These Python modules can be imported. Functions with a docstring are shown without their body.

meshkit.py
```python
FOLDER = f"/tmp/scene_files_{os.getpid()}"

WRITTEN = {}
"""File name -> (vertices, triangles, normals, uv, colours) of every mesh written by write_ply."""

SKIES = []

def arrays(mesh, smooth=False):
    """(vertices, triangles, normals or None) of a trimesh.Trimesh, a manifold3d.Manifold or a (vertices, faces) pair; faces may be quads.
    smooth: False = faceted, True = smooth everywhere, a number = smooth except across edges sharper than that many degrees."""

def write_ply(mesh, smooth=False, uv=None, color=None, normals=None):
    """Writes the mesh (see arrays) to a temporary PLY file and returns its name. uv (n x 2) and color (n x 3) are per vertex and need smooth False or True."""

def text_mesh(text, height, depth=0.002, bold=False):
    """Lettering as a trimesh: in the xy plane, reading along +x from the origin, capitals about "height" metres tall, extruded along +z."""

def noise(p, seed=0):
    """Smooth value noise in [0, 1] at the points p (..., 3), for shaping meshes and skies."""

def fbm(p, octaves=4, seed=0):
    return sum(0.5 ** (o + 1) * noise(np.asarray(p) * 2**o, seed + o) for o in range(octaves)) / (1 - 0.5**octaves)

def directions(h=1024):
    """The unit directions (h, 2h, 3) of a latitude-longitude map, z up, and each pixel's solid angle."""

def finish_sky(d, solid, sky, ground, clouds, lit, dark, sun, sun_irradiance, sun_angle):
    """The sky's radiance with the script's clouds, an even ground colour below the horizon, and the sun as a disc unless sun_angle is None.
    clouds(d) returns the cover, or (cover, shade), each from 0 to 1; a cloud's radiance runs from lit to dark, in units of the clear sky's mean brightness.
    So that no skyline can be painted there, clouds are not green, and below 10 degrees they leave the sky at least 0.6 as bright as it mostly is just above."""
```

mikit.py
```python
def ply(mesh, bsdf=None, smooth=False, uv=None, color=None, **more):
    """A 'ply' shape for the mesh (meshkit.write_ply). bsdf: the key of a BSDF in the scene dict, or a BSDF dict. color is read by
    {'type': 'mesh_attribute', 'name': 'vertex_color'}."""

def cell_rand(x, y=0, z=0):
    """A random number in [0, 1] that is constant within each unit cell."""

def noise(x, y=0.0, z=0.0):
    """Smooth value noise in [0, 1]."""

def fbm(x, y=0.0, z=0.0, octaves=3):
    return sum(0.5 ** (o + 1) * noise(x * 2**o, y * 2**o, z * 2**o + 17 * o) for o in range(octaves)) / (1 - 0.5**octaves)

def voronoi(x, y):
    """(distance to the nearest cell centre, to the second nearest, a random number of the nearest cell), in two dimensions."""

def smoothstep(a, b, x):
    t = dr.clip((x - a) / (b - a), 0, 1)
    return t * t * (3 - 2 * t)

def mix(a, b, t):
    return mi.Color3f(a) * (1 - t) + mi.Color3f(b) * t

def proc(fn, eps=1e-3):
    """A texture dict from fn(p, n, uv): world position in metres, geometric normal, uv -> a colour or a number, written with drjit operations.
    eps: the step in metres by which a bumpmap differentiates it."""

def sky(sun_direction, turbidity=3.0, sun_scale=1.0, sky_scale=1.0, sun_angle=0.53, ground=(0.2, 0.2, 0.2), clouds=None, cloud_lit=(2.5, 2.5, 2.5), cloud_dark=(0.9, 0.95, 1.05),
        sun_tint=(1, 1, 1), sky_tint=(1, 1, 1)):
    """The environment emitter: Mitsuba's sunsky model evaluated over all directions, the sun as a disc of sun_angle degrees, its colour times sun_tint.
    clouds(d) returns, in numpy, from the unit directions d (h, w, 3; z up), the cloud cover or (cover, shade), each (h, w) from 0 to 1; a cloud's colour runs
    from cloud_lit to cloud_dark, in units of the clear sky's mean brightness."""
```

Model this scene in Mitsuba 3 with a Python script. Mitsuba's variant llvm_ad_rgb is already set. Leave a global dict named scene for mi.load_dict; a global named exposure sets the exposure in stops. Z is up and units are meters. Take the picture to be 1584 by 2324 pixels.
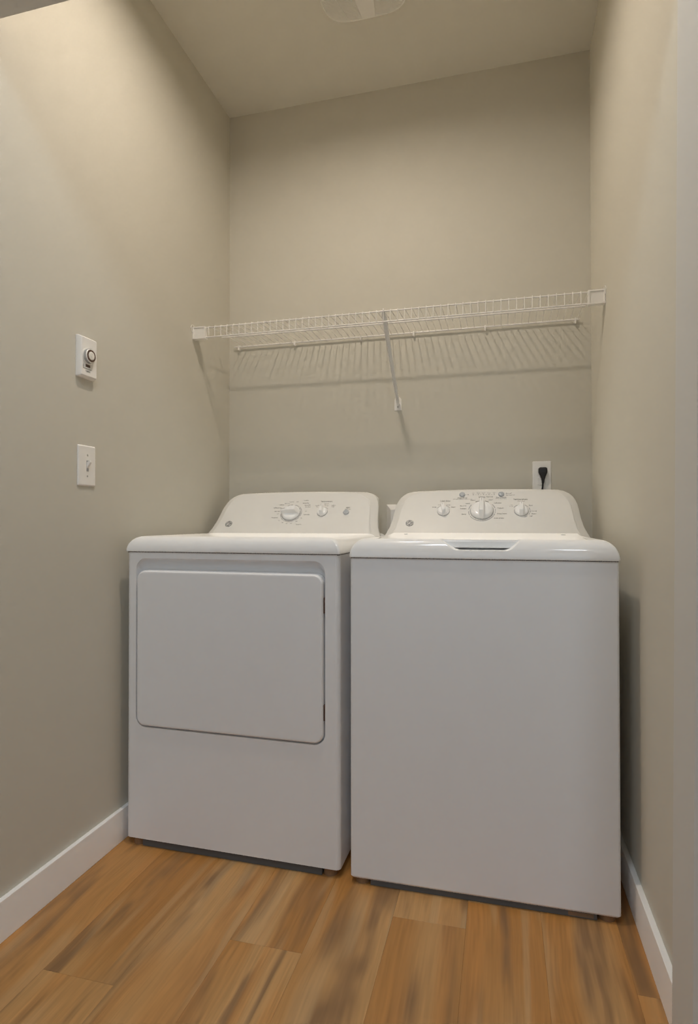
import math, random
import numpy as np, trimesh, manifold3d as m3, shapely
from shapely.geometry import Polygon, LineString, Point, box as sbox
import drjit as dr, mitsuba as mi, mikit, meshkit
from mikit import noise, fbm, cell_rand, smoothstep, mix
from trimesh.creation import box as tbox
random.seed(7); rng = np.random.default_rng(7)
T = mi.ScalarTransform4f
scene, labels = {}, {}

# ------------------------------------------------------------------ camera, light, exposure
CX, CY, CZ, YAW, PITCH, ROLL, F = 1.1577, -2.2993, 0.9929, 0.2485, 0.0110, -0.0011, 1299.32
PPX, PPY = 808.08, 1167.56
_f = np.array([-math.sin(YAW), math.cos(YAW), 0]); _r = np.array([math.cos(YAW), math.sin(YAW), 0]); _u = np.array([0, 0, 1.0])
_f2 = math.cos(PITCH) * _f + math.sin(PITCH) * _u; _u2 = -math.sin(PITCH) * _f + math.cos(PITCH) * _u
_u3 = -math.sin(ROLL) * _r + math.cos(ROLL) * _u2
_o = np.array([CX, CY, CZ])
scene['camera'] = {'type': 'perspective', 'fov_axis': 'x', 'fov': 2 * math.degrees(math.atan(792 / F)), 'near_clip': 0.05, 'far_clip': 50,
                   'principal_point_offset_x': (792 - PPX) / 1584, 'principal_point_offset_y': (1162 - PPY) / 2324,
                   'to_world': T().look_at(origin=_o.tolist(), target=(_o + _f2).tolist(), up=_u3.tolist())}
exposure = 0.0
LAMP = (0.65, -1.00)                                  # the recessed light of the alcove ceiling
LAMP_RGB = [605.0, 532.0, 455.0]
UNSEEN_HALL_RGB = [29.2, 32.8, 36.2]  # hall lights out of view, strength set for the machine fronts and floor
SKY_RGB = [0.78, 0.88, 0.98]
scene['daylight'] = {'type': 'constant', 'radiance': {'type': 'rgb', 'value': SKY_RGB}}   # unseen overcast day, let in by the far doorway to light the machine fronts

W, H = 1.488, 2.774                                     # alcove width, ceiling height
FRONT = -1.20                                           # back face of the wall with the opening

# ------------------------------------------------------------------ materials
def rgb(c): return {'type': 'rgb', 'value': list(c)}
def mat(name, color, rough=0.5, spec=0.5, metallic=0.0, **kw):
    d = {'type': 'principled', 'base_color': rgb(color) if isinstance(color, (tuple, list)) else color, 'roughness': rough, 'metallic': metallic, **kw}
    if metallic == 0: d['specular'] = spec
    scene[name] = {'type': 'twosided', 'bsdf': d}
    return name
def paint_bump(p, n, uv):
    return noise(p.x * 260, p.y * 260, p.z * 260) * 0.6 + noise(p.x * 110, p.y * 110, p.z * 110) * 0.4
scene['paint'] = {'type': 'twosided', 'bsdf': {'type': 'bumpmap', 'scale': 0.0005, 'arbitrary': mikit.proc(paint_bump, eps=8e-4),
                  'bsdf': {'type': 'principled', 'base_color': rgb((0.555, 0.53, 0.458)), 'roughness': 0.62, 'specular': 0.3}}}
mat('jamb_paint', (0.56, 0.55, 0.52), 0.6, 0.3)
mat('ceiling_paint', (0.70, 0.68, 0.605), 0.8, 0.2)
mat('trim_white', (0.90, 0.895, 0.88), 0.4, 0.4)
mat('enamel', (0.75, 0.75, 0.755), 0.33, 0.45)
mat('enamel_gloss', (0.83, 0.825, 0.81), 0.07, 0.5, clearcoat=0.3, clearcoat_gloss=0.95)
mat('console_plastic', (0.74, 0.725, 0.69), 0.30, 0.45)
mat('knob_plastic', (0.84, 0.835, 0.82), 0.12, 0.5)
mat('button_grey', (0.42, 0.44, 0.46), 0.2, 0.5)
mat('print_grey', (0.20, 0.195, 0.18), 0.6, 0.3)
mat('ring_grey', (0.38, 0.38, 0.375), 0.45, 0.4)
mat('emblem_dark', (0.17, 0.17, 0.17), 0.3, 0.5)
mat('emblem_light', (0.72, 0.71, 0.69), 0.3, 0.5)
mat('gap_shade_grey', (0.10, 0.10, 0.10), 0.7, 0.2)
mat('seam_grey', (0.16, 0.155, 0.15), 0.6, 0.3)
mat('gap_black', (0.03, 0.03, 0.03), 0.6, 0.3)
mat('foot_tan', (0.22, 0.13, 0.07), 0.7, 0.3)
mat('wire_white', (0.78, 0.765, 0.73), 0.32, 0.5)
mat('plate_white', (0.80, 0.78, 0.74), 0.3, 0.5)
mat('grille_white', (0.86, 0.845, 0.80), 0.5, 0.4)
mat('grille_dark', (0.36, 0.345, 0.32), 0.8, 0.2)
mat('black_rubber', (0.012, 0.012, 0.013), 0.45, 0.4)
mat('steel', (0.6, 0.59, 0.57), 0.35, metallic=1.0)
mat('cream_dial', (0.74, 0.72, 0.66), 0.35, 0.4)
mat('brown_dark', (0.08, 0.045, 0.03), 0.4, 0.5)
mat('lamp_white', (0.85, 0.84, 0.82), 0.4, 0.3)

PW, PL, PX0 = 0.180, 1.22, -1.27                         # plank width and length
def plank_offset(i): return {8: -1.23, 10: -1.046, 12: -0.873}.get(i, -2.44 + ((i * 0.413) % 1.0) * PL)
def floor_color(p, n, uv):
    i = dr.floor((p.x - PX0) / PW)
    a = i * 0.413
    off = (a - dr.floor(a)) * PL - 2.44
    for k, o in ((8, -1.23), (10, -1.046), (12, -0.873)): off = dr.select(dr.abs(i - k) < 0.5, o, off)
    row = dr.floor((p.y - off) / PL + 20.0)
    s = mi.Float(cell_rand(i, row, 3)) * 47
    warp = (noise(p.x * 7 + s, p.y * 2.3, s) - 0.5) * 0.07 + (noise(p.x * 20 + s, p.y * 7, s) - 0.5) * 0.012
    u = p.x + warp
    broad = noise(u * 13 + s * 3, p.y * 1.5 + s, s)
    streak = fbm(u * 27 + s * 5, p.y * 2.6 + s, s, 3)
    smudge = fbm(u * 16 + s * 2, p.y * 5.0 + s * 3, s, 3)
    fine = fbm(u * 210 + s * 7, p.y * 11 + s, s * 2, 2)
    c = mix((0.375, 0.180, 0.053), (0.45, 0.262, 0.112), smoothstep(0.25, 0.75, broad))
    c = mix(c, (0.19, 0.108, 0.055), smoothstep(0.42, 0.72, streak) * smoothstep(0.28, 0.58, smudge) * 0.85)
    c = mix(c, (0.44, 0.20, 0.055), smoothstep(0.55, 0.85, noise(u * 24 + s, p.y * 2.3 - s, 5.0)) * 0.45)
    c = mix(c, (0.47, 0.33, 0.19), smoothstep(0.58, 0.85, noise(u * 33 - s, p.y * 3.1 + s, 9.0)) * 0.35)
    c = c * (0.86 + 0.28 * fine)
    return c * mi.Color3f(1.0, 0.965, 0.90) * (1.05 + 0.09 * cell_rand(i, row, 21))
scene['oak_plank'] = {'type': 'twosided', 'bsdf': {'type': 'principled', 'base_color': mikit.proc(floor_color), 'roughness': 0.42, 'specular': 0.35}}

# ------------------------------------------------------------------ helpers
def key_of(k):
    if k not in scene: return k
    i = 1
    while f'{k}_{i:03d}' in scene: i += 1
    return f'{k}_{i:03d}'
def P(key, mesh, bsdf, smooth=False, xf=None, **kw):
    k = key_of(key)
    if xf is not None:
        mesh = to_tm(mesh).copy(); mesh.apply_transform(xf)
    scene[k] = mikit.ply(mesh, bsdf, smooth=smooth, **kw)
    return k
def L(key, label=None, cat=None, group=None, kind=None):
    d = {}
    if label: d['label'] = label
    if cat: d['category'] = cat
    if group: d['group'] = group
    if kind: d['kind'] = kind
    labels[key] = d
def struct(key, mesh, bsdf, label, smooth=False):
    k = P(key, mesh, bsdf, smooth); L(k, label, key.split('_')[0], kind='structure'); return k
def to_tm(m):
    if isinstance(m, trimesh.Trimesh): return m
    if isinstance(m, tuple):
        v, f = np.asarray(m[0], float), np.asarray(m[1], int)
        if f.shape[1] == 4: f = np.vstack([f[:, [0, 1, 2]], f[:, [0, 2, 3]]])
        return trimesh.Trimesh(v, f, process=False)
    mm = m.to_mesh(); return trimesh.Trimesh(mm.vert_properties[:, :3], mm.tri_verts, process=False)
def cat(ms): return trimesh.util.concatenate([to_tm(m) for m in ms])
def mat4(t=(0, 0, 0), R=None):
    M = np.eye(4); M[:3, 3] = t
    if R is not None: M[:3, :3] = R
    return M
def bx(x0, x1, y0, y1, z0, z1):
    b = tbox((x1 - x0, y1 - y0, z1 - z0)); b.apply_translation(((x0 + x1) / 2, (y0 + y1) / 2, (z0 + z1) / 2)); return b
def rbox(x0, x1, y0, y1, z0, z1, r=0.003, seg=12):
    pts = [(x, y, z) for x in (x0 + r, x1 - r) for y in (y0 + r, y1 - r) for z in (z0 + r, z1 - r)]
    s = m3.Manifold.sphere(r, seg)
    return m3.Manifold.batch_hull([s.translate(q) for q in pts])
def tube(pts, r, n=10, cap=True):
    """A round bar along a polyline."""
    p = np.asarray(pts, float); t = np.gradient(p, axis=0) if len(p) > 2 else np.array([p[1] - p[0]] * 2)
    t /= np.linalg.norm(t, axis=1, keepdims=True)
    ref = np.array([0, 0, 1.0]) if np.abs(t[:, 2]).max() < 0.95 else (np.array([1.0, 0, 0]) if np.abs(t[:, 0]).max() < 0.95 else np.array([0.3, 0.9, 0.2]))
    a = np.cross(t, ref); a /= np.linalg.norm(a, axis=1, keepdims=True); b = np.cross(t, a)
    ang = np.arange(n) * 2 * np.pi / n
    v = (p[:, None] + r * (np.cos(ang)[None, :, None] * a[:, None] + np.sin(ang)[None, :, None] * b[:, None])).reshape(-1, 3)
    f = []
    for i in range(len(p) - 1):
        for j in range(n):
            k = (j + 1) % n
            f += [[i * n + j, i * n + k, (i + 1) * n + k], [i * n + j, (i + 1) * n + k, (i + 1) * n + j]]
    if cap:
        c0, c1 = len(v), len(v) + 1; v = np.vstack([v, p[0], p[-1]]); e = (len(p) - 1) * n
        for j in range(n):
            k = (j + 1) % n
            f += [[c0, k, j], [c1, e + j, e + k]]
    m = trimesh.Trimesh(v, f, process=False); m.fix_normals(); return m
def lathe(profile, n=48):
    m = trimesh.creation.revolve(np.array(profile, float), sections=n); m.fix_normals(); return m
def extr(poly, h):
    g = getattr(poly, 'geoms', [poly]); return cat([trimesh.creation.extrude_polygon(q, h, engine='earcut') for q in g])
def loft(rings, close0=True, close1=True):
    """Joins rings of equal point counts; the ends are filled by a fan."""
    n = len(rings[0]); v = np.vstack(rings); f = []
    for i in range(len(rings) - 1):
        for j in range(n):
            k = (j + 1) % n
            f += [[i * n + j, i * n + k, (i + 1) * n + k], [i * n + j, (i + 1) * n + k, (i + 1) * n + j]]
    for on, ring, off in ((close0, rings[0], 0), (close1, rings[-1], (len(rings) - 1) * n)):
        if on:
            c = len(v); v = np.vstack([v, np.mean(ring, axis=0)])
            f += [[c, off + (j + 1) % n, off + j] if off == 0 else [c, off + j, off + (j + 1) % n] for j in range(n)]
    m = trimesh.Trimesh(v, f, process=False); m.fix_normals(); return m
def rring(x0, x1, y0, y1, z, r, n=8):
    r = max(min(r, (x1 - x0) / 2 - 1e-4, (y1 - y0) / 2 - 1e-4), 1e-4); out = []
    for cx, cy, a0 in ((x1 - r, y1 - r, 0), (x0 + r, y1 - r, 90), (x0 + r, y0 + r, 180), (x1 - r, y0 + r, 270)):
        for k in range(n + 1):
            a = math.radians(a0 + 90 * k / n); out.append((cx + r * math.cos(a), cy + r * math.sin(a), z))
    return np.array(out)
def mani(tm):
    tm = to_tm(tm).copy(); tm.merge_vertices(); tm.fix_normals()
    return m3.Manifold(m3.Mesh(np.asarray(tm.vertices, np.float32), np.asarray(tm.faces, np.uint32)))
def rpoly(x0, x1, y0, y1, r, n=10): return sbox(x0 + r, y0 + r, x1 - r, y1 - r).buffer(r, quad_segs=n)
def arc(cx, cy, r, a0, a1, n=24): return [(cx + r * math.cos(math.radians(a)), cy + r * math.sin(math.radians(a))) for a in np.linspace(a0, a1, n)]

# ------------------------------------------------------------------ the setting
HX0, HX1, HY0 = -1.30, 3.05, -4.60
HZ = H
t_ = 0.12
struct('wall_left', bx(-t_, 0, FRONT, 0, -0.02, H), 'paint', 'greige painted left wall of the laundry alcove')
struct('wall_back', bx(-t_, W + t_, 0, t_, -0.02, H), 'paint', 'greige painted back wall behind the wire shelf')
struct('wall_right', bx(W, W + t_, FRONT, 0, -0.02, H), 'paint', 'greige painted right wall beside the washer')
# ceiling with the round hole of the recessed light
hole = Point(*LAMP).buffer(0.078, quad_segs=24)
ceil = extr(sbox(HX0 - t_, HY0 - t_, HX1 + t_, t_).difference(hole), 0.12); ceil.apply_translation((0, 0, H))
struct('ceiling', ceil, 'ceiling_paint', 'greige ceiling of the alcove')
# wall with the opening: header, left and right returns (right one a little out of plumb, with an eased corner)
TH = 0.125; HDR = 2.188
def jamb_ring(z):
    xj = 1.4356 + 0.0123 * z; c = 0.0085 * (1 - z / 2.6) + 0.0005
    return np.array([(xj + c, FRONT, z), (xj, FRONT - c, z), (xj, FRONT - TH + c, z), (xj + c, FRONT - TH, z), (HX1, FRONT - TH, z), (HX1, FRONT, z)])
jamb = loft([jamb_ring(z) for z in (-0.02, HDR)])
wf = cat([jamb, bx(HX0, HX1, FRONT - TH, FRONT, HDR, H), bx(HX0, 0.0, FRONT - TH, FRONT, -0.02, HDR)])
struct('wall_front', wf, 'jamb_paint', 'greige wall with the opening to the alcove, its jamb at the right edge')
struct('wall_hall_left', bx(HX0 - t_, HX0, HY0 - t_, FRONT, -0.02, H), 'paint', 'greige left side wall of the hall')
struct('wall_hall_right', bx(HX1, HX1 + t_, HY0 - t_, FRONT, -0.02, H), 'paint', 'greige right side wall of the hall')
far = sbox(HX0, -0.02, HX1, H).difference(sbox(-0.45, -0.03, 2.15, 2.12))  # unseen doorway, cut to let daylight reach the machine fronts
fw = extr(far, 0.12); fw.apply_transform(np.array([[1, 0, 0, 0], [0, 0, -1, HY0], [0, 1, 0, 0], [0, 0, 0, 1.0]]))
struct('wall_far', fw, 'paint', 'greige unseen far wall of the hall, its open doorway placed to let daylight onto the machine fronts')
struct('floor', bx(HX0 - t_, HX1 + t_, HY0 - t_, t_, -0.03, -0.0075), 'gap_black', 'wood plank floor')
def plank_mesh(x0, x1, y0, y1):
    g, c, h = 0.0001, 0.0005, -0.0003
    a = [(x0 + g, y0 + g), (x1 - g, y0 + g), (x1 - g, y1 - g), (x0 + g, y1 - g)]
    b = [(x0 + g + c, y0 + g + c), (x1 - g - c, y0 + g + c), (x1 - g - c, y1 - g - c), (x0 + g + c, y1 - g - c)]
    v = [(*q, -0.007) for q in a] + [(*q, h) for q in a] + [(*q, 0.0) for q in b]
    f = []
    for k in (0, 4):
        for j in range(4):
            i = (j + 1) % 4; f += [[k + j, k + i, k + 4 + i], [k + j, k + 4 + i, k + 4 + j]]
    f += [[8, 9, 10], [8, 10, 11]]
    return trimesh.Trimesh(v, f, process=False)
for i in range(24):
    x0 = PX0 + i * PW
    y = plank_offset(i)
    while y > HY0: y -= PL
    while y < 0:
        y0, y1 = max(y, HY0), min(y + PL, -0.001)
        if y1 - y0 > 0.02 and y1 > -3.4: P('floor__plank', plank_mesh(x0, x0 + PW, y0, y1), 'oak_plank')
        y += PL
BH, BT = 0.098, 0.0145
def baseboard(x0, x1, y0, y1): return rbox(x0, x1, y0, y1, 0.0, BH, 0.0016, 8)
struct('baseboard_left', baseboard(0.0, BT, FRONT, -0.0005), 'trim_white', 'white baseboard along the left wall')
struct('baseboard_right', baseboard(W - BT, W, FRONT, -0.0005), 'trim_white', 'white baseboard along the right wall')
struct('baseboard_back', baseboard(BT, W - BT, -BT, 0.0), 'trim_white', 'white baseboard along the back wall')

# recessed light of the alcove (above the frame) and two unseen hall lights, placed to light the machine fronts and floor
def downlight():
    x, y = LAMP
    P('recessed_light__trim_ring', lathe([(0.072, 0.0), (0.092, -0.001), (0.094, -0.004), (0.074, -0.005), (0.072, 0.0)]), 'lamp_white', 30, mat4((x, y, H)))
    P('recessed_light__baffle', lathe([(0.073, -0.003), (0.073, 0.06), (0.076, 0.06), (0.076, -0.003), (0.073, -0.003)]), 'lamp_white', 30, mat4((x, y, H)))
    d = trimesh.creation.cylinder(0.045, 0.004, sections=48)
    k = P('recessed_light__lens', d, 'lamp_white', False, mat4((x, y, H + 0.014)))
    scene[k]['emitter'] = {'type': 'area', 'radiance': rgb(LAMP_RGB)}
    L('recessed_light', 'round recessed ceiling light inside the alcove opening', 'ceiling light')
downlight()
for n_, (x, y) in enumerate(((0.85, -2.05), (1.75, -3.45))):
    t = 'unseen_hall_light' if n_ == 0 else 'unseen_hall_light_001'
    P(t + '__pan', lathe([(0.0, 0.0), (0.19, 0.0), (0.19, -0.045), (0.182, -0.045), (0.182, -0.006), (0.0, -0.006)]), 'lamp_white', 30, mat4((x, y, H)))
    k = P(t + '__diffuser', lathe([(0.0, -0.052), (0.10, -0.05), (0.16, -0.044), (0.181, -0.034), (0.181, -0.03), (0.0, -0.03)]), 'lamp_white', 30, mat4((x, y, H)))
    scene[k]['emitter'] = {'type': 'area', 'radiance': rgb(UNSEEN_HALL_RGB)}
    L(t, ('unseen round ceiling light of the hall close to the alcove opening, placed to light the floor and machine fronts', 'unseen round ceiling light of the hall near its far doorway, placed to light the machine fronts')[n_], 'ceiling light', 'unseen flush lights of the hall')

# ------------------------------------------------------------------ washer and dryer, in local coordinates: x from the left side, y from the front, z up
MW, MD = 0.686, 0.688
TILT = math.radians(40)
KT = math.tan(TILT)
def cap_mesh(h, rx, rf, over=0.002, dip=None, N=9):
    rings = [rring(-over, MW + over, -0.004, MD - 0.02, 0.0, 0.007)]
    rings.append(rring(-over - 0.001, MW + over + 0.001, -0.005, MD - 0.02, 0.003, 0.007))
    for k in range(1, N + 1):
        a = math.pi / 2 * k / N; c = 1 - math.cos(a)
        rings.append(rring(-over + rx * c, MW + over - rx * c, -0.005 + rf * c, MD - 0.02, 0.003 + (h - 0.003) * math.sin(a), 0.007 + 0.006 * c))
    return loft(rings)
OUT = [(0.936, .353), (0.950, .346), (0.970, .3375), (1.0, .331), (1.03, .328), (1.05, .325), (1.065, .320), (1.080, .312), (1.092, .299), (1.100, .284), (1.1055, .262), (1.109, .16), (1.1105, .06)]
CTOP = 0.640
def face_y(z): return CTOP - (1.105 - z) * KT
def console_mesh():
    zz = np.array([o[0] for o in OUT]); hh = np.array([o[1] for o in OUT])
    s = np.linspace(0, len(OUT) - 1, 46); zz, hh = np.interp(s, range(len(OUT)), zz), np.interp(s, range(len(OUT)), hh)
    ox = np.concatenate([-hh, hh[::-1]]); oz = np.concatenate([zz, zz[::-1]])
    def ring(a, b, dy, yb=None):
        w = np.clip((oz - 0.99) / 0.12, 0, 1) ** 2
        x = ox - np.sign(ox) * a * np.clip(np.abs(ox) / 0.24, 0, 1); z = oz - b * w
        y = np.full_like(z, yb) if yb is not None else np.minimum([face_y(q) for q in z] + np.full_like(z, dy), MD - 0.004)
        return np.stack([x + MW / 2, y, z], 1)
    back = ring(0, 0, 0, MD); c0 = MW / 2; back[:, 0] = np.clip(back[:, 0], c0 - 0.311, c0 + 0.311)
    rings = [back, ring(0, 0, .034), ring(0.0025, 0.0010, .022), ring(0.0255, 0.004, .0055)]
    for a in np.linspace(0, 90, 7)[1:]:
        a = math.radians(a); rings.append(ring(0.0255 + 0.0065 * (1 - math.cos(a)), 0.004 + 0.006 * (1 - math.cos(a)), 0.0055 * (1 - math.sin(a))))
    n = len(ox); v = np.vstack(rings); f = []
    for i in range(len(rings) - 1):
        for j in range(n):
            k = (j + 1) % n
            f += [[i * n + j, i * n + k, (i + 1) * n + k], [i * n + j, (i + 1) * n + k, (i + 1) * n + j]]
    h = n // 2                                                     # the flat face and the back, in strips from side to side
    for off, flip in ((0, 1), ((len(rings) - 1) * n, 0)):
        for j in range(h - 1):
            q = [off + j, off + j + 1, off + n - 2 - j, off + n - 1 - j]
            f += [[q[0], q[1], q[2]], [q[0], q[2], q[3]]]
    m = trimesh.Trimesh(v, f, process=False); m.fix_normals(); return m
def FACE(x, z, up=0.0):
    """Matrix of a frame on the console's face at local (x, z): x along, y up the face, z out of it."""
    c, s = math.cos(TILT), math.sin(TILT)
    R = np.array([[1, 0, 0], [0, s, -c], [0, c, s]])
    return mat4(np.array([x, face_y(z), z]) + R[:, 2] * up, R)
def rotz(a): a = math.radians(a); return np.array([[math.cos(a), -math.sin(a), 0, 0], [math.sin(a), math.cos(a), 0, 0], [0, 0, 1, 0], [0, 0, 0, 1]])
def words(items, M):
    """items: (text, x, z, height, anchor, bold, turned) -> one mesh of flat print on the console."""
    out = []
    for it in items:
        text, x, z, h = it[:4]; anchor = it[4] if len(it) > 4 else 'c'; bold = it[5] if len(it) > 5 else False
        m = meshkit.text_mesh(text, h, 0.0003, bold); w = m.bounds[1][0] - m.bounds[0][0]
        m.apply_translation((-m.bounds[0][0] - {'c': w / 2, 'l': 0, 'r': w}[anchor], -h / 2, 0.0001))
        m.apply_transform(FACE(x, z)); out.append(m)
    return cat(out).copy() if len(out) else None
def ring_marks(r0, r1, arcs):
    g = []
    for a0, a1 in arcs:
        g.append(Polygon(arc(0, 0, r1, a0, a1, 20) + arc(0, 0, r0, a1, a0, 20)))
    m = extr(shapely.union_all(g), 0.0004); m.apply_translation((0, 0, 0.0001)); return m
def dial_marks(parent, r0, r1, arcs, bsdf, xf):
    for a in arcs: P(parent + '__dial_mark', ring_marks(r0, r1, [a]), bsdf, False, xf)
def knob(parent, name, x, z, r, angle, M, hgt=0.017, bar=0.018, barh=0.020):
    """A round knob with a raised grip bar; a grey ring paints the shade around it."""
    F_ = M @ FACE(x, z) @ rotz(angle)
    prof = [(0.0, 0.0), (r * 0.97, 0.0), (r, 0.002), (r, 0.006), (r * 0.97, hgt * 0.55), (r * 0.90, hgt * 0.80), (r * 0.78, hgt * 0.95), (r * 0.55, hgt), (0.0, hgt)]
    k = P(parent + '__' + name, lathe(prof, 64), 'knob_plastic', 40, F_)
    P(k + '__shade_ring', lathe([(r * 0.9, 0.0), (r * 1.07, 0.0), (r * 1.05, 0.0022), (r * 0.9, 0.0024), (r * 0.9, 0.0)], 64), 'ring_grey', 30, F_)  # grey ring that paints the shadow gap around the knob
    s = m3.Manifold.sphere(0.0035, 16); b = bar / 2 - 0.0035; pts = []
    for yy, ww, zt in ((r * 0.90, b * 0.8, hgt + barh * 0.62), (r * 0.2, b, hgt + barh), (-r * 0.62, b * 1.05, hgt + barh), (-r * 0.92, b * 1.25, hgt * 0.45)):
        for sx in (-1, 1): pts += [(sx * ww, yy, zt), (sx * ww * 1.15, yy, hgt * 0.4)]
    P(k + '__grip', m3.Manifold.batch_hull([s.translate(q) for q in pts]), 'knob_plastic', 40, F_)
    tick = bx(-0.0007, 0.0007, r * 0.45, r * 0.93, 0, 0.0006)
    slope = barh * 0.30 / (r * 0.78)
    tick.apply_transform(mat4((0, 0, hgt + barh + 0.0036 + slope * r * 0.2), np.array([[1, 0, 0], [0, 1, 0], [0, -slope, 1]])))
    P(k + '__pointer_line', tick, 'ring_grey', False, F_)
    return k
def emblem(parent, x, z, r, M):
    F_ = M @ FACE(x, z)
    k = P(parent + '__emblem', lathe([(0, 0), (r, 0), (r, 0.0012), (r * 0.96, 0.0018), (0, 0.0018)], 48), 'emblem_dark', 30, F_)
    ln = lambda pts, w=0.055: LineString([(a * r, b * r) for a, b in pts]).buffer(w * r)
    shapes = [Point(0, 0).buffer(r * 0.93, 32).difference(Point(0, 0).buffer(r * 0.885, 32))]
    shapes += [ln(arc(0.02, 0.0, 0.74, a, a + 58, 12), 0.035) for a in (20, 110, 200, 290)]
    shapes += [ln(arc(-0.30, 0.12, 0.30, 40, 330, 24)), ln([(-0.04, -0.04), (-0.08, -0.30), (-0.24, -0.46), (-0.46, -0.40)]), ln([(-0.26, -0.03), (0.0, -0.03)]),
               ln(arc(0.30, 0.24, 0.20, 20, 260, 20)), ln(arc(0.28, -0.18, 0.25, 100, 350, 20)), ln([(0.22, 0.05), (0.36, 0.06)])]
    m = extr(shapely.union_all(shapes), 0.0004); m.apply_translation((0, 0, 0.0019))
    P(k + '__monogram', m, 'emblem_light', False, F_)

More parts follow.
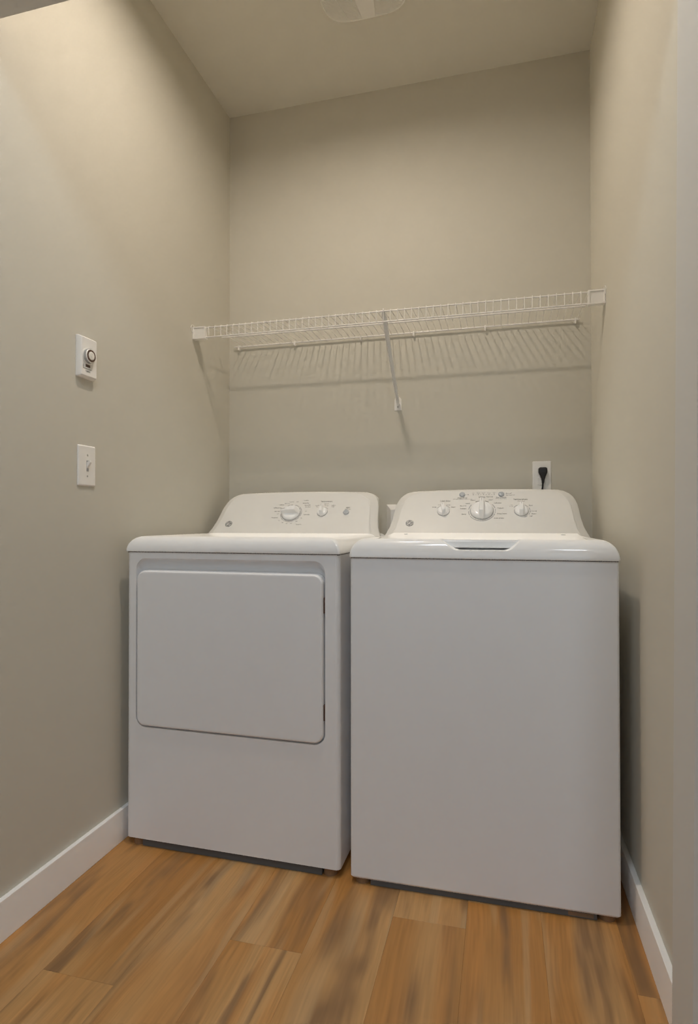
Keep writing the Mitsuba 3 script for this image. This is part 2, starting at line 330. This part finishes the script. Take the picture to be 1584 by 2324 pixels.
# ---- dryer
DX, DY, DYAW = 0.0354, -0.7560, -0.0127
MDRY = mat4((DX, DY, 0), np.array([[math.cos(DYAW), -math.sin(DYAW), 0], [math.sin(DYAW), math.cos(DYAW), 0], [0, 0, 1]]))
def dryer():
    t = 'clothes_dryer'; M = MDRY; z0, z1 = 0.0235, 0.897
    L(t, 'white front-loading dryer with one wide door, standing left of the washer', 'clothes dryer')
    body = extr(rpoly(0, MW, 0, MD, 0.014, 8), z1 - z0); body.apply_translation((0, 0, z0))
    # scoop behind and above the door: hull of slices, so that its walls curve in
    x0, x1, zb, zt, D = 0.033, 0.643, 0.3635, 0.879, 0.028
    sl = []
    for k in range(8):
        a = math.pi / 2 * k / 7; d = D * math.sin(a) - 0.0005 * (k == 0); c = 1 - math.cos(a)
        pg = extr(rpoly(x0 + 0.003 * c, x1 - 0.003 * c, zb + 0.003 * c, zt - 0.034 * c, 0.034 - 0.006 * c, 8), 0.0004)
        pg.apply_transform(np.array([[1, 0, 0, 0], [0, 0, 1, d], [0, 1, 0, 0], [0, 0, 0, 1.0]])); sl.append(mani(pg))
    body = mani(body) - m3.Manifold.batch_hull(sl)
    P(t + '__cabinet', body, 'enamel', 25, M)
    # door slab with rolled edges, standing a little proud of the front
    rings = []
    X0, X1, Z0, Z1 = 0.037, 0.638, 0.368, 0.842
    for y, ins in ((0.0270, 0.0), (0.004, 0.0), (0.0, 0.0008), (-0.003, 0.0022), (-0.005, 0.0045), (-0.006, 0.0085)):
        r = rring(X0 + ins, X1 - ins, Z0 + ins, Z1 - ins, 0, 0.028 - ins, 8); rings.append(np.stack([r[:, 0], np.full(len(r), y), r[:, 1]], 1))
    P(t + '__door', loft(rings), 'enamel', 25, M)
    for zz in (0.755, 0.455): P(t + '__door__hinge', rbox(0.6370, 0.6425, 0.0015, 0.012, zz - 0.022, zz + 0.022, 0.001, 8), 'brown_dark', False, M)
    P(t + '__top_panel', cap_mesh(0.0465, 0.042, 0.030), 'enamel_gloss', 30, M @ mat4((0, 0, 0.8995)))
    P(t + '__top_seam', bx(0.002, MW - 0.002, 0.0015, MD - 0.02, z1 - 0.001, 0.902), 'seam_grey', False, M)
    P(t + '__base', bx(0.055, MW - 0.055, 0.006, MD - 0.03, 0.0008, z0 + 0.002), 'gap_shade_grey', False, M)  # near-black block set forward to deepen the shade under the cabinet
    for x in (0.035, MW - 0.035):
        for y in (0.026, MD - 0.06): P(t + '__foot', trimesh.creation.cylinder(0.020, z0 + 0.001, sections=20), 'foot_tan', 30, M @ mat4((x, y, (z0 + 0.001) / 2)))
    c = t + '__control_panel'; M = M @ mat4((-0.0075, -0.014, 0))
    P(c, console_mesh(), 'console_plastic', 25, M)
    def lx(x): return x - DX
    kx, kz = lx(0.366), 1.022
    knob(c, 'cycle_knob', kx, kz, 0.036, 93, M, 0.014, 0.019, 0.017)
    dial_marks(c, 0.041, 0.0435, [(-178, -150), (-147, -128), (-125, -60), (-57, -25), (-22, 12), (16, 48), (52, 80)], 'ring_grey', M @ FACE(kx, kz))
    dial_marks(c, 0.0405, 0.045, [(96, 125), (160, 175)], 'print_grey', M @ FACE(kx, kz))
    sx, sz = lx(0.492), 1.026
    knob(c, 'temperature_knob', sx, sz, 0.020, 8, M, 0.012, 0.013, 0.013)
    dial_marks(c, 0.0245, 0.0260, [(40, 84)], 'ring_grey', M @ FACE(sx, sz))
    bxx, bz = lx(0.588), 1.024
    P(c + '__start_button', lathe([(0, 0), (0.0115, 0), (0.0115, 0.004), (0.0105, 0.006), (0.006, 0.0068), (0, 0.007)], 32), 'button_grey', 35, M @ FACE(bxx, bz))
    h = 0.0042
    W_ = [('Cottons', kx - 0.052, kz + 0.034, h, 'c', True), ('More Dry', kx - 0.028, kz + 0.039, h * .9, 'c'), ('Automatic', kx - 0.012, kz + 0.0455, h * .85, 'c'), ('Off', kx + 0.012, kz + 0.0455, h),
          ('Optimum Dry', kx - 0.046, kz + 0.022, h, 'r', True), ('Less Dry', kx - 0.050, kz + 0.008, h, 'r', True), ('10', kx - 0.051, kz - 0.002, h, 'r'), ('Timed Dry', kx - 0.049, kz - 0.017, h, 'r', True),
          ('20', kx - 0.041, kz - 0.028, h), ('30', kx - 0.024, kz - 0.036, h), ('40', kx - 0.006, kz - 0.039, h), ('50', kx + 0.012, kz - 0.038, h), ('60', kx + 0.032, kz - 0.031, h), ('Timed Dry', kx + 0.044, kz - 0.043, h * .85, 'c'),
          ('70', kx + 0.048, kz - 0.019, h), ('Less Dry', kx + 0.054, kz - 0.005, h, 'l', True), ('80', kx + 0.055, kz + 0.008, h, 'l'), ('Easy Care', kx + 0.050, kz + 0.025, h * .85, 'l'), ('More Dry', kx + 0.046, kz + 0.032, h, 'l', True),
          ('Damp Dry', kx + 0.036, kz + 0.040, h, 'l', True), ('Automatic', kx + 0.034, kz + 0.051, h * .85, 'l'),
          ('Temperature', sx + 0.006, sz + 0.042, 0.0058, 'c', True), ('Casuals', sx + 0.008, sz + 0.032, h * .9), ('Medium', sx + 0.010, sz + 0.0255, h * .8), ('Delicates', sx - 0.026, sz + 0.0265, h * .8), ('Low', sx - 0.026, sz + 0.021, h * .9),
          ('Cottons', sx + 0.038, sz + 0.0265, h * .8), ('High', sx + 0.038, sz + 0.021, h * .9), ('Start', bxx + 0.003, bz + 0.019, 0.0052, 'c', True), ('Press to Start', bxx + 0.004, bz + 0.013, 0.0028)]
    L(P(c + '__lettering', words(W_, M), 'print_grey', False, M), kind='stuff')
    emblem(c, lx(0.117), 0.981, 0.0145, M)
dryer()

# ---- washer
WX, WY, WYAW = 0.7533, -0.7728, 0.0029
MWASH = mat4((WX, WY, 0), np.array([[math.cos(WYAW), -math.sin(WYAW), 0], [math.sin(WYAW), math.cos(WYAW), 0], [0, 0, 1]]))
def washer():
    t = 'washing_machine'; M = MWASH; z0, z1 = 0.0155, 0.890
    L(t, 'white top-loading washing machine with three dials, standing right of the dryer', 'washing machine')
    body = extr(rpoly(0, MW, 0, MD, 0.007, 6), z1 - z0 - 0.006); body.apply_translation((0, 0, z0 + 0.006))
    low = extr(rpoly(0.005, MW - 0.005, 0.005, MD - 0.005, 0.005, 6), 0.002); low.apply_translation((0, 0, z0))
    P(t + '__cabinet', m3.Manifold.batch_hull([mani(body), mani(low)]), 'enamel', 25, M)
    zc, h = 0.8925, 0.0515
    cap = mani(cap_mesh(h, 0.042, 0.030))
    zt = h
    # recess of the lid and the hand pocket in the front edge
    lidp = Polygon([(0.075, 0.050), (0.611, 0.050), (0.640, 0.470), (0.046, 0.470)]).buffer(0.010, quad_segs=6)
    cut = extr(lidp, 0.03); cut.apply_translation((0, 0, zt - 0.013))
    def scoop(y, x0, x1, b0, b1, zb): return [(x0, y, zt + 0.01), (x1, y, zt + 0.01), (b1, y, zb), (b0, y, zb), (b0 - 0.012, y, zb + 0.004), (b1 + 0.012, y, zb + 0.004)]
    pk = m3.Manifold.hull_points(np.array(scoop(-0.02, 0.222, 0.472, 0.288, 0.420, 0.0200) + scoop(0.035, 0.232, 0.462, 0.298, 0.410, 0.0235) + scoop(0.062, 0.25, 0.444, 0.31, 0.395, 0.033), np.float32))
    cap = cap - mani(cut) - pk
    P(t + '__top_panel', cap, 'enamel_gloss', 22, M @ mat4((0, 0, zc)))
    lid = extr(lidp.buffer(-0.0035, quad_segs=6).union(Polygon([(0.228, 0.0255), (0.466, 0.0255), (0.456, 0.09), (0.238, 0.09)])).buffer(-0.004).buffer(0.004), 0.0105)
    lidm = mani(lid).translate((0, 0, zt - 0.0125)).warp_batch(lambda v: np.column_stack([v[:, 0], v[:, 1], v[:, 2] + 0.0085 * np.clip((v[:, 1] - 0.03) / 0.39, 0, 1)]))
    P(t + '__lid', lidm, 'enamel_gloss', 25, M @ mat4((0, 0, zc)))
    hl = rbox(0.250, 0.444, 0.0235, 0.034, zt - 0.0235, zt - 0.004, 0.003, 10)
    P(t + '__lid__lip', hl, 'enamel_gloss', 30, M @ mat4((0, 0, zc)))
    for xx in (0.10, 0.59): P(t + '__lid__bumper', lathe([(0, 0), (0.007, 0), (0.007, 0.001), (0, 0.0018)], 20), 'button_grey', 30, M @ mat4((xx, 0.34, zc + zt + 0.0045)))
    P(t + '__top_seam', bx(0.002, MW - 0.002, 0.0015, MD - 0.02, z1 - 0.001, zc + 0.001), 'seam_grey', False, M)
    P(t + '__base', bx(0.055, MW - 0.055, 0.006, MD - 0.03, 0.0008, z0 + 0.002), 'gap_shade_grey', False, M)  # near-black block that deepens the shade in the gap above the floor
    for x in (0.030, MW - 0.030):
        for y in (0.026, MD - 0.06): P(t + '__foot', trimesh.creation.cylinder(0.020, z0 + 0.001, sections=20), 'foot_tan', 30, M @ mat4((x, y, (z0 + 0.001) / 2)))
    P(t + '__foot', rbox(0.560, 0.626, 0.006, 0.06, 0.0, z0 + 0.001, 0.003, 8), 'foot_tan', False, M)
    c = t + '__control_panel'
    P(c, console_mesh(), 'console_plastic', 25, M)
    def lx(x): return x - WX
    kx, kz = lx(1.0915), 1.028
    knob(c, 'cycle_knob', kx, kz, 0.0395, 0, M, 0.017, 0.016, 0.018)
    dial_marks(c, 0.0455, 0.0485, [(-178, -155), (-150, -30), (-26, -16), (-12, -4), (0, 8), (14, 40), (142, 172)], 'ring_grey', M @ FACE(kx, kz))
    dial_marks(c, 0.0455, 0.0495, [(62, 78), (102, 118)], 'print_grey', M @ FACE(kx, kz))
    lx1, lz1 = lx(0.9545), 1.027
    knob(c, 'load_size_knob', lx1, lz1, 0.0215, 12, M, 0.012, 0.013, 0.014)
    dial_marks(c, 0.0265, 0.0285, [(38, 72), (112, 150)], 'ring_grey', M @ FACE(lx1, lz1))
    tx, tz = lx(1.228), 1.027
    knob(c, 'temperature_knob', tx, tz, 0.0235, 0, M, 0.012, 0.014, 0.014)
    dial_marks(c, 0.0285, 0.031, [(-70, -50), (-35, -20), (-14, 4), (10, 30), (38, 66), (115, 148)], 'ring_grey', M @ FACE(tx, tz))
    b1, b2, bz = lx(1.0195), lx(1.159), 1.088
    for b in (b1, b2):
        P(c + '__push_button', lathe([(0, 0), (0.0105, 0), (0.0105, 0.004), (0.0095, 0.006), (0.006, 0.0074), (0, 0.008)], 32), 'button_grey', 35, M @ FACE(b, bz))
    px = lambda q: lx(1.0195 + (q - 430) / 540 * 0.1395)                  # along the row of lamps
    for q in (512, 585, 656, 728, 802, 875): P(c + '__indicator_lamp', lathe([(0, 0), (0.0017, 0), (0.0017, 0.0006), (0, 0.0008)], 12), 'print_grey', 30, M @ FACE(px(q), 1.0885))
    for zz in (1.0925, 1.0855): P(c + '__indicator_lamp', lathe([(0, 0), (0.0015, 0), (0.0015, 0.0006), (0, 0.0008)], 12), 'print_grey', 30, M @ FACE(px(1042), zz))
    h = 0.0043
    W_ = [('Load Size', lx1 + 0.004, lz1 + 0.0385, 0.0058, 'c', True), ('Small', lx1 - 0.027, lz1 + 0.0155, h, 'r', True), ('Med', lx1 - 0.015, lz1 + 0.0235, h, 'c'), ('Large', lx1 + 0.016, lz1 + 0.0235, h, 'c'), ('Super', lx1 + 0.027, lz1 + 0.0155, h, 'l', True),
          ('Whites', kx - 0.001, kz + 0.0510, 0.0055, 'c', True), ('Colors', kx + 0.027, kz + 0.0520, 0.0055, 'c', True), ('Heavy', kx - 0.024, kz + 0.0395, h, 'r', True), ('Light', kx + 0.024, kz + 0.0405, h, 'l', True),
          ('Light', kx - 0.044, kz + 0.0275, h, 'r', True), ('Bedding', kx - 0.056, kz + 0.0185, h, 'r'), ('Medium', kx - 0.055, kz + 0.0085, h, 'r', True), ('Heavy', kx - 0.055, kz - 0.012, h, 'r', True),
          ('Delicates', kx + 0.043, kz + 0.0285, h, 'l', True), ('Casuals', kx + 0.054, kz + 0.0095, h, 'l', True), ('Bulky Items', kx + 0.054, kz - 0.0105, h, 'l', True), ('Drain & Spin', kx + 0.043, kz - 0.0265, h, 'l', True),
          ('Temperature', tx - 0.002, tz + 0.042, 0.0060, 'c', True), ('Wash / Rinse', tx, tz + 0.0355, 0.0030), ('Cool', tx, tz + 0.0285, 0.0034), ('Tap', tx - 0.029, tz + 0.0215, h * .9, 'r'), ('Cold', tx - 0.029, tz + 0.0165, h * .9, 'r'),
          ('Cool', tx + 0.026, tz + 0.0195, h, 'l', True), ('Colors', tx + 0.034, tz - 0.0005, h, 'l'), ('Warm', tx + 0.033, tz - 0.0105, h, 'l', True), ('Hot', tx + 0.027, tz - 0.0185, h, 'l', True),
          ('Deep Rinse', b1 + 0.001, bz - 0.0115, 0.0048, 'c', True), ('Adds extra water and agitation to rinse', b1 + 0.001, bz - 0.0165, 0.0028), ('Start/Pause', b2, bz - 0.0105, 0.0048, 'c', True), ('Press 3 sec to Stop', b2, bz - 0.0155, 0.0030),
          ('Fill', px(585), 1.0945, h * .85), ('Soak', px(656), 1.0945, h * .85), ('Wash', px(728), 1.0945, h * .85), ('Rinse', px(802), 1.0945, h * .85), ('Spin', px(875), 1.0945, h * .85),
          ('Locked', px(1052), 1.0925, h * .8, 'l'), ('Unbalanced', px(1052), 1.0855, h * .8, 'l')]
    dash = [bx(px(a), px(b), -0.0002, 0.0002, 0, 0.0004) for a, b in ((470, 500), (605, 635), (675, 705), (748, 778), (822, 852))]
    dm = cat(dash); dm.apply_transform(FACE(0, 1.0885)); 
    L(P(c + '__lettering', cat([words(W_, M), dm]), 'print_grey', False, M), kind='stuff')
    emblem(c, lx(0.836), 0.984, 0.0145, M)
washer()

# ------------------------------------------------------------------ wire shelf
YL, ZS, DEP, W0 = -0.3078, 1.7440, 0.0415, 0.0671
def shelf():
    t = 'wire_shelf'
    L(t, 'white wire shelf spanning the alcove above the washer and dryer', 'shelf')
    rr = 0.0026; wr = 0.0014; xa, xb = 0.040, W - 0.040
    ytop = YL + rr + wr
    P(t + '__front_rod', tube([(xa, ytop, ZS - wr - rr), (xb, ytop, ZS - wr - rr)], rr, 12), 'wire_white', 40)
    P(t + '__front_rod', tube([(xa, ytop, ZS - DEP), (xb, ytop, ZS - DEP)], rr, 12), 'wire_white', 40)
    P(t + '__middle_rod', tube([(xa, -0.148, ZS + 0.0062), (xb, -0.148, ZS + 0.0062)], 0.003, 12), 'wire_white', 40)
    P(t + '__back_rod', tube([(0.030, -0.0125, ZS + 0.0065), (1.447, -0.0125, ZS + 0.0065)], 0.0033, 12), 'wire_white', 40)
    zb = ZS + 0.0065 + 0.0033 + wr
    wire = tube([(0, YL, ZS - DEP - 0.002), (0, YL, ZS - 0.010), (0, YL + 0.0006, ZS - 0.003), (0, YL + 0.003, ZS + 0.0006), (0, YL + 0.010, ZS + 0.0010), (0, -0.148, ZS + 0.0104), (0, -0.016, zb), (0, -0.0085, zb)], wr, 8)
    base = mikit.ply(wire, 'wire_white', smooth=40)
    for i in range(55):
        scene[key_of(t + '__deck_wire')] = {**base, 'to_world': T().translate([W0 + i * 0.0254, 0, 0])}
    # end brackets: a white socket on each side wall
    for side in (0, 1):
        m = [m3.Manifold.cube((0.053, 0.022, 0.0465)) - m3.Manifold.cube((0.043, 0.004, 0.037)).translate((0.005, -0.001, 0.005))]
        b = m[0].translate((0.0005, YL - 0.006, ZS - DEP - 0.0055))
        tm = to_tm(b)
        loop = tube([(0.006, YL - 0.002, ZS + 0.002), (0.004, YL - 0.006, ZS + 0.0075), (0.0012, YL - 0.013, ZS + 0.005), (0.0012, YL - 0.018, ZS - 0.006), (0.0012, YL - 0.012, ZS - 0.018), (0.004, YL - 0.004, ZS - 0.020)], 0.0014, 8)
        tm = cat([tm, loop])
        if side: tm.apply_transform(np.diag([-1, 1, 1, 1.0])); tm.invert(); tm.apply_translation((W, 0, 0))
        P(t + '__end_bracket', tm, 'wire_white', 30)
    # clips that hold the back rod to the wall
    clip = cat([rbox(-0.0035, 0.0035, -0.0175, -0.0004, ZS - 0.004, ZS + 0.0125, 0.0015, 8),
                to_tm(m3.Manifold.batch_hull([m3.Manifold.sphere(0.004, 16).translate((0, -0.005, ZS - 0.004)), m3.Manifold.sphere(0.0036, 16).translate((0, -0.0135, ZS - 0.005))]))])
    base = mikit.ply(clip, 'wire_white', smooth=30)
    for x in (0.051, 0.309, 0.598, 0.818, 1.099, 1.431):
        scene[key_of(t + '__wall_clip')] = {**base, 'to_world': T().translate([x, 0, 0])}
    # the diagonal brace: a folded steel strip hooked on the front rod, screwed through a foot plate
    xc = 0.7535; a = np.array([xc, YL + 0.004, ZS - 0.006]); b = np.array([xc, -0.006, 1.470])
    d = (b - a) / np.linalg.norm(b - a); n = np.cross(d, (1, 0, 0)); Lb = np.linalg.norm(b - a)
    R = np.stack([np.array([1.0, 0, 0]), n, d], 1)
    prof = Polygon([(-0.0075, 0), (0.0075, 0), (0.0075, 0.009), (0.0060, 0.009), (0.0060, 0.0015), (-0.0060, 0.0015), (-0.0060, 0.009), (-0.0075, 0.009)])
    br = extr(prof, Lb); v = br.vertices.copy(); s = v[:, 2] / Lb
    wd = np.interp(s, [0, 1], [1.05, 0.80]); v[:, 0] *= wd; br.vertices = v
    cat_ = [br]
    hk = extr(Polygon([(-0.010, 0.0), (0.010, 0.0), (0.0085, 0.012), (0.0085, 0.085), (-0.0085, 0.085), (-0.0085, 0.012)]), 0.0018); hk.apply_transform(np.array([[1, 0, 0, 0], [0, 0, 1, -0.002], [0, 1, 0, 0], [0, 0, 0, 1.0]])); cat_.append(hk)
    k = P(t + '__brace', cat(cat_), 'wire_white', False, mat4(a, R))
    P(k + '__hook', tube([(xc - 0.006, YL + 0.010, ZS - 0.010), (xc - 0.006, YL + 0.008, ZS + 0.002), (xc, YL + 0.002, ZS + 0.0045), (xc, YL - 0.002, ZS - 0.001), (xc, YL - 0.0005, ZS - 0.009)], 0.0022, 8), 'wire_white', 40)
    pl = shapely.union_all([sbox(-0.0145, 0, 0.0145, 0.040), Point(0, 0.040).buffer(0.0145, 16)]); pm = extr(pl, 0.0035)
    pm.apply_transform(np.array([[1, 0, 0, xc - 0.002], [0, 0, -1, -0.0002], [0, 1, 0, 1.442], [0, 0, 0, 1.0]]))
    P(k + '__foot_plate', pm, 'wire_white', False)
    P(k + '__screw', trimesh.creation.icosphere(2, 0.0034), 'ring_grey', True, mat4((xc - 0.002, -0.0045, 1.456)))
shelf()

# ------------------------------------------------------------------ plates on the walls
def on_left(yc, zc):   # frame on the left wall: x along the wall away from the camera, y up, z out of it
    return mat4((0, yc, zc), np.array([[0, 0, 1], [1, 0, 0], [0, 1, 0]]))
def on_back(xc, zc): return mat4((xc, 0, zc), np.array([[1, 0, 0], [0, 0, -1], [0, 1, 0]]))
def plate(w, h, d, bev, r=0.003):
    rings = []
    for z, i in ((0.0002, 0.0), (d * 0.35, 0.0), (d * 0.8, bev * 0.45), (d * 0.95, bev * 0.8), (d, bev)):
        rings.append(rring(-w / 2 + i, w / 2 - i, -h / 2 + i, h / 2 - i, z, r, 5))
    return loft(rings)
def timer():
    t = 'timer_switch'; M = on_left(-0.9035, 1.4600)
    L(t, 'white wall timer with a round dial, above the light switch on the left wall', 'timer switch')
    P(t + '__plate', plate(0.071, 0.118, 0.017, 0.006), 'plate_white', 25, M)
    D = M @ mat4((-0.0065, 0.0025, 0.0168)) @ np.diag([1, 1, 0.72, 1])
    k = P(t + '__dial', lathe([(0, 0), (0.0235, 0), (0.0235, 0.002), (0.0195, 0.003), (0.0195, 0.014), (0.018, 0.016), (0, 0.016)], 40), 'plate_white', 30, D)
    for i in range(36):
        a = 2 * math.pi * i / 36; m = bx(0.0193, 0.0205, -0.0009, 0.0009, 0.0032, 0.0138); m.apply_transform(rotz(math.degrees(a)))
        if i == 0: rid = []
        rid.append(m)
    kk = P(k + '__grip_ridges', cat(rid), 'ring_grey', False, D); L(kk, None, kind='stuff')
    P(k + '__dark_ring', lathe([(0.0120, 0.0160), (0.0172, 0.0160), (0.0168, 0.0172), (0.0122, 0.0172), (0.0120, 0.0160)], 40), 'brown_dark', 30, D)
    P(k + '__face', lathe([(0, 0.0160), (0.0120, 0.0160), (0.0120, 0.0180), (0.010, 0.0195), (0.0065, 0.0195), (0.0060, 0.0180), (0.0040, 0.0180), (0.0035, 0.0200), (0, 0.0205)], 32), 'cream_dial', 30, D)
    P(t + '__window', rbox(-0.0155, 0.0025, -0.0292, -0.0215, 0.0165, 0.0178, 0.0006, 6), 'brown_dark', False, M)
    fr = cat([bx(-0.0255, 0.0080, -0.0352, -0.0338, 0.0168, 0.0174), bx(-0.0255, -0.0241, -0.0352, -0.0235, 0.0168, 0.0174)])
    P(t + '__scale_line', fr, 'print_grey', False, M)
    w = meshkit.text_mesh('TIMER', 0.0044, 0.0004, True); w.apply_translation((-w.bounds[0][0] - 0.0165, -0.0435, 0.0170))
    L(P(t + '__lettering', w, 'print_grey', False, M), kind='stuff')
timer()
def light_switch():
    t = 'light_switch'; M = on_left(-0.8965, 1.1515)
    L(t, 'white toggle light switch on the left wall below the round timer', 'light switch')
    P(t + '__plate', plate(0.0710, 0.1165, 0.0062, 0.004), 'plate_white', 25, M)
    P(t + '__slot', rbox(-0.0050, 0.0050, -0.0165, 0.0155, 0.0050, 0.0066, 0.0006, 6), 'ring_grey', False, M)
    lv = m3.Manifold.hull_points(np.array([(-0.0042, -0.0095, 0.0050), (0.0042, -0.0095, 0.0050), (-0.0042, 0.008, 0.0050), (0.0042, 0.008, 0.0050), (-0.0036, 0.0160, 0.0165), (0.0036, 0.0160, 0.0165), (-0.0036, 0.0095, 0.0178), (0.0036, 0.0095, 0.0178)], np.float32))
    P(t + '__toggle', lv, 'plate_white', False, M)
    for y in (-0.030, 0.030): P(t + '__screw', lathe([(0, 0.005), (0.0032, 0.005), (0.0032, 0.0066), (0.0022, 0.0073), (0, 0.0074)], 20), 'steel', 30, M @ mat4((0, y, 0)))
light_switch()
def outlet():
    t = 'power_outlet'; M = on_back(1.3085, 1.1625)
    L(t, 'white power outlet on the back wall behind the washing machine', 'power outlet')
    P(t + '__plate', plate(0.0700, 0.1150, 0.0060, 0.0035), 'plate_white', 25, M)
    for y in (-0.0195, 0.0195): P(t + '__socket', rbox(-0.0165, 0.0165, y - 0.0145, y + 0.0145, 0.0045, 0.0072, 0.001, 8), 'plate_white', False, M)
    P(t + '__screw', lathe([(0, 0.005), (0.003, 0.005), (0.003, 0.0068), (0, 0.0072)], 16), 'steel', 30, M)
    t = 'power_plug'; s = lambda r: m3.Manifold.sphere(r, 20)
    L(t, 'black power plug in the outlet behind the washing machine, cord hanging down', 'power plug')
    x, z = 1.3110, 1.1830
    body = m3.Manifold.batch_hull([s(0.0075).translate((x + dx, dy, z + dz)) for dx in (-0.0085, 0.0085) for dz in (0.0045, -0.006) for dy in (-0.0165, -0.024)] + [s(0.0065).translate((x + 0.001, -0.0185, z - 0.030))])
    body = body + m3.Manifold.batch_hull([s(0.0068).translate((x + 0.0008, -0.019, z - 0.026)), s(0.0045).translate((x + 0.0003, -0.019, z - 0.046))])
    P(t + '__body', body, 'black_rubber', 40)
    P(t + '__cord', tube([(x + 0.0003, -0.019, z - 0.044), (x - 0.001, -0.019, z - 0.062), (x - 0.004, -0.019, z - 0.085), (x - 0.010, -0.020, z - 0.14), (x - 0.03, -0.022, z - 0.26), (x - 0.06, -0.022, z - 0.5), (x - 0.10, -0.024, z - 0.8)], 0.0032, 10), 'black_rubber', 40)
outlet()
def valve_box():
    t = 'wall_box'; M = on_back(0.7790, 0.9750)
    L(t, 'white plastic wall box peeking out between the two appliance control panels', 'wall box')
    w, h, d = 0.150, 0.168, 0.034
    rings = [rring(-w / 2, w / 2, -h / 2, h / 2, z, 0.002, 2) for z in (0.0003, 0.004)]
    rings.append(rring(-w / 2 + 0.022, w / 2 - 0.022, -h / 2 + 0.022, h / 2 - 0.022, d, 0.002, 2))
    P(t + '__cover', loft(rings), 'plate_white', 20, M)
valve_box()

# ------------------------------------------------------------------ exhaust fan grille on the ceiling
def fan():
    t = 'exhaust_fan'; cx, cy, a = 0.713, -0.500, 0.1485
    L(t, 'white louvred exhaust fan grille on the alcove ceiling', 'exhaust fan')
    M = mat4((cx, cy, H), np.diag([1.0, 1.0, -1.0]))               # z now points down out of the ceiling
    def sup(s, n=4.0, k=96):
        th = np.arange(k) * 2 * np.pi / k; c, q = np.cos(th), np.sin(th)
        r = s / (np.abs(c) ** n + np.abs(q) ** n) ** (1 / n); return np.stack([r * c, r * q], 1)
    def ringz(s, z): q = sup(s); return np.column_stack([q, np.full(len(q), z)])
    def flip(m): m = to_tm(m).copy(); m.apply_transform(M); m.invert(); return m
    P(t + '__housing', flip(loft([ringz(a - 0.004, 0.0003), ringz(a - 0.004, 0.004)])), 'grille_dark', 30)
    P(t + '__rim', flip(loft([ringz(a, 0.0002), ringz(a, 0.010), ringz(a - 0.0015, 0.0125), ringz(a - 0.0035, 0.0125), ringz(a - 0.0045, 0.010), ringz(a - 0.0045, 0.0002)], False, False)), 'grille_white', 40)
    inner = Polygon(sup(a - 0.004))
    ys = np.linspace(-0.146, 0.146, 49)
    band = lambda w0, dw: Polygon([(-(w0 - dw * (y / .14) ** 2), y) for y in ys] + [(w0 - dw * (y / .14) ** 2, y) for y in ys[::-1]])
    pan = band(0.034, 0.011); rib_o, rib_i = band(0.0985, 0.028), band(0.0955, 0.028)
    m = extr(pan.intersection(inner), 0.008); m.apply_translation((0, 0, 0.004)); P(t + '__centre_panel', flip(m), 'grille_white', False)
    for sgn in (-1, 1):
        side = sbox(0, -1, 1, 1) if sgn > 0 else sbox(-1, -1, 0, 1)
        m = extr(rib_o.difference(rib_i).intersection(inner).intersection(side), 0.0085); m.apply_translation((0, 0, 0.004)); P(t + '__rib', flip(m), 'grille_white', False)
        for zone, top in ((rib_i.difference(pan), 0.0095), (inner.difference(rib_o), 0.0110)):
            sl = []
            for y in np.arange(-0.145, 0.146, 0.0044):
                q = zone.intersection(side).intersection(sbox(-1, y, 1, y + 0.0030))
                if not q.is_empty: sl.append(extr(shapely.union_all([g for g in getattr(q, 'geoms', [q]) if g.area > 1e-7]), top - 0.004))
            m = cat(sl); m.apply_translation((0, 0, 0.004)); k = P(t + '__louvres', flip(m), 'grille_white', False); L(k, None, kind='stuff')
fan()
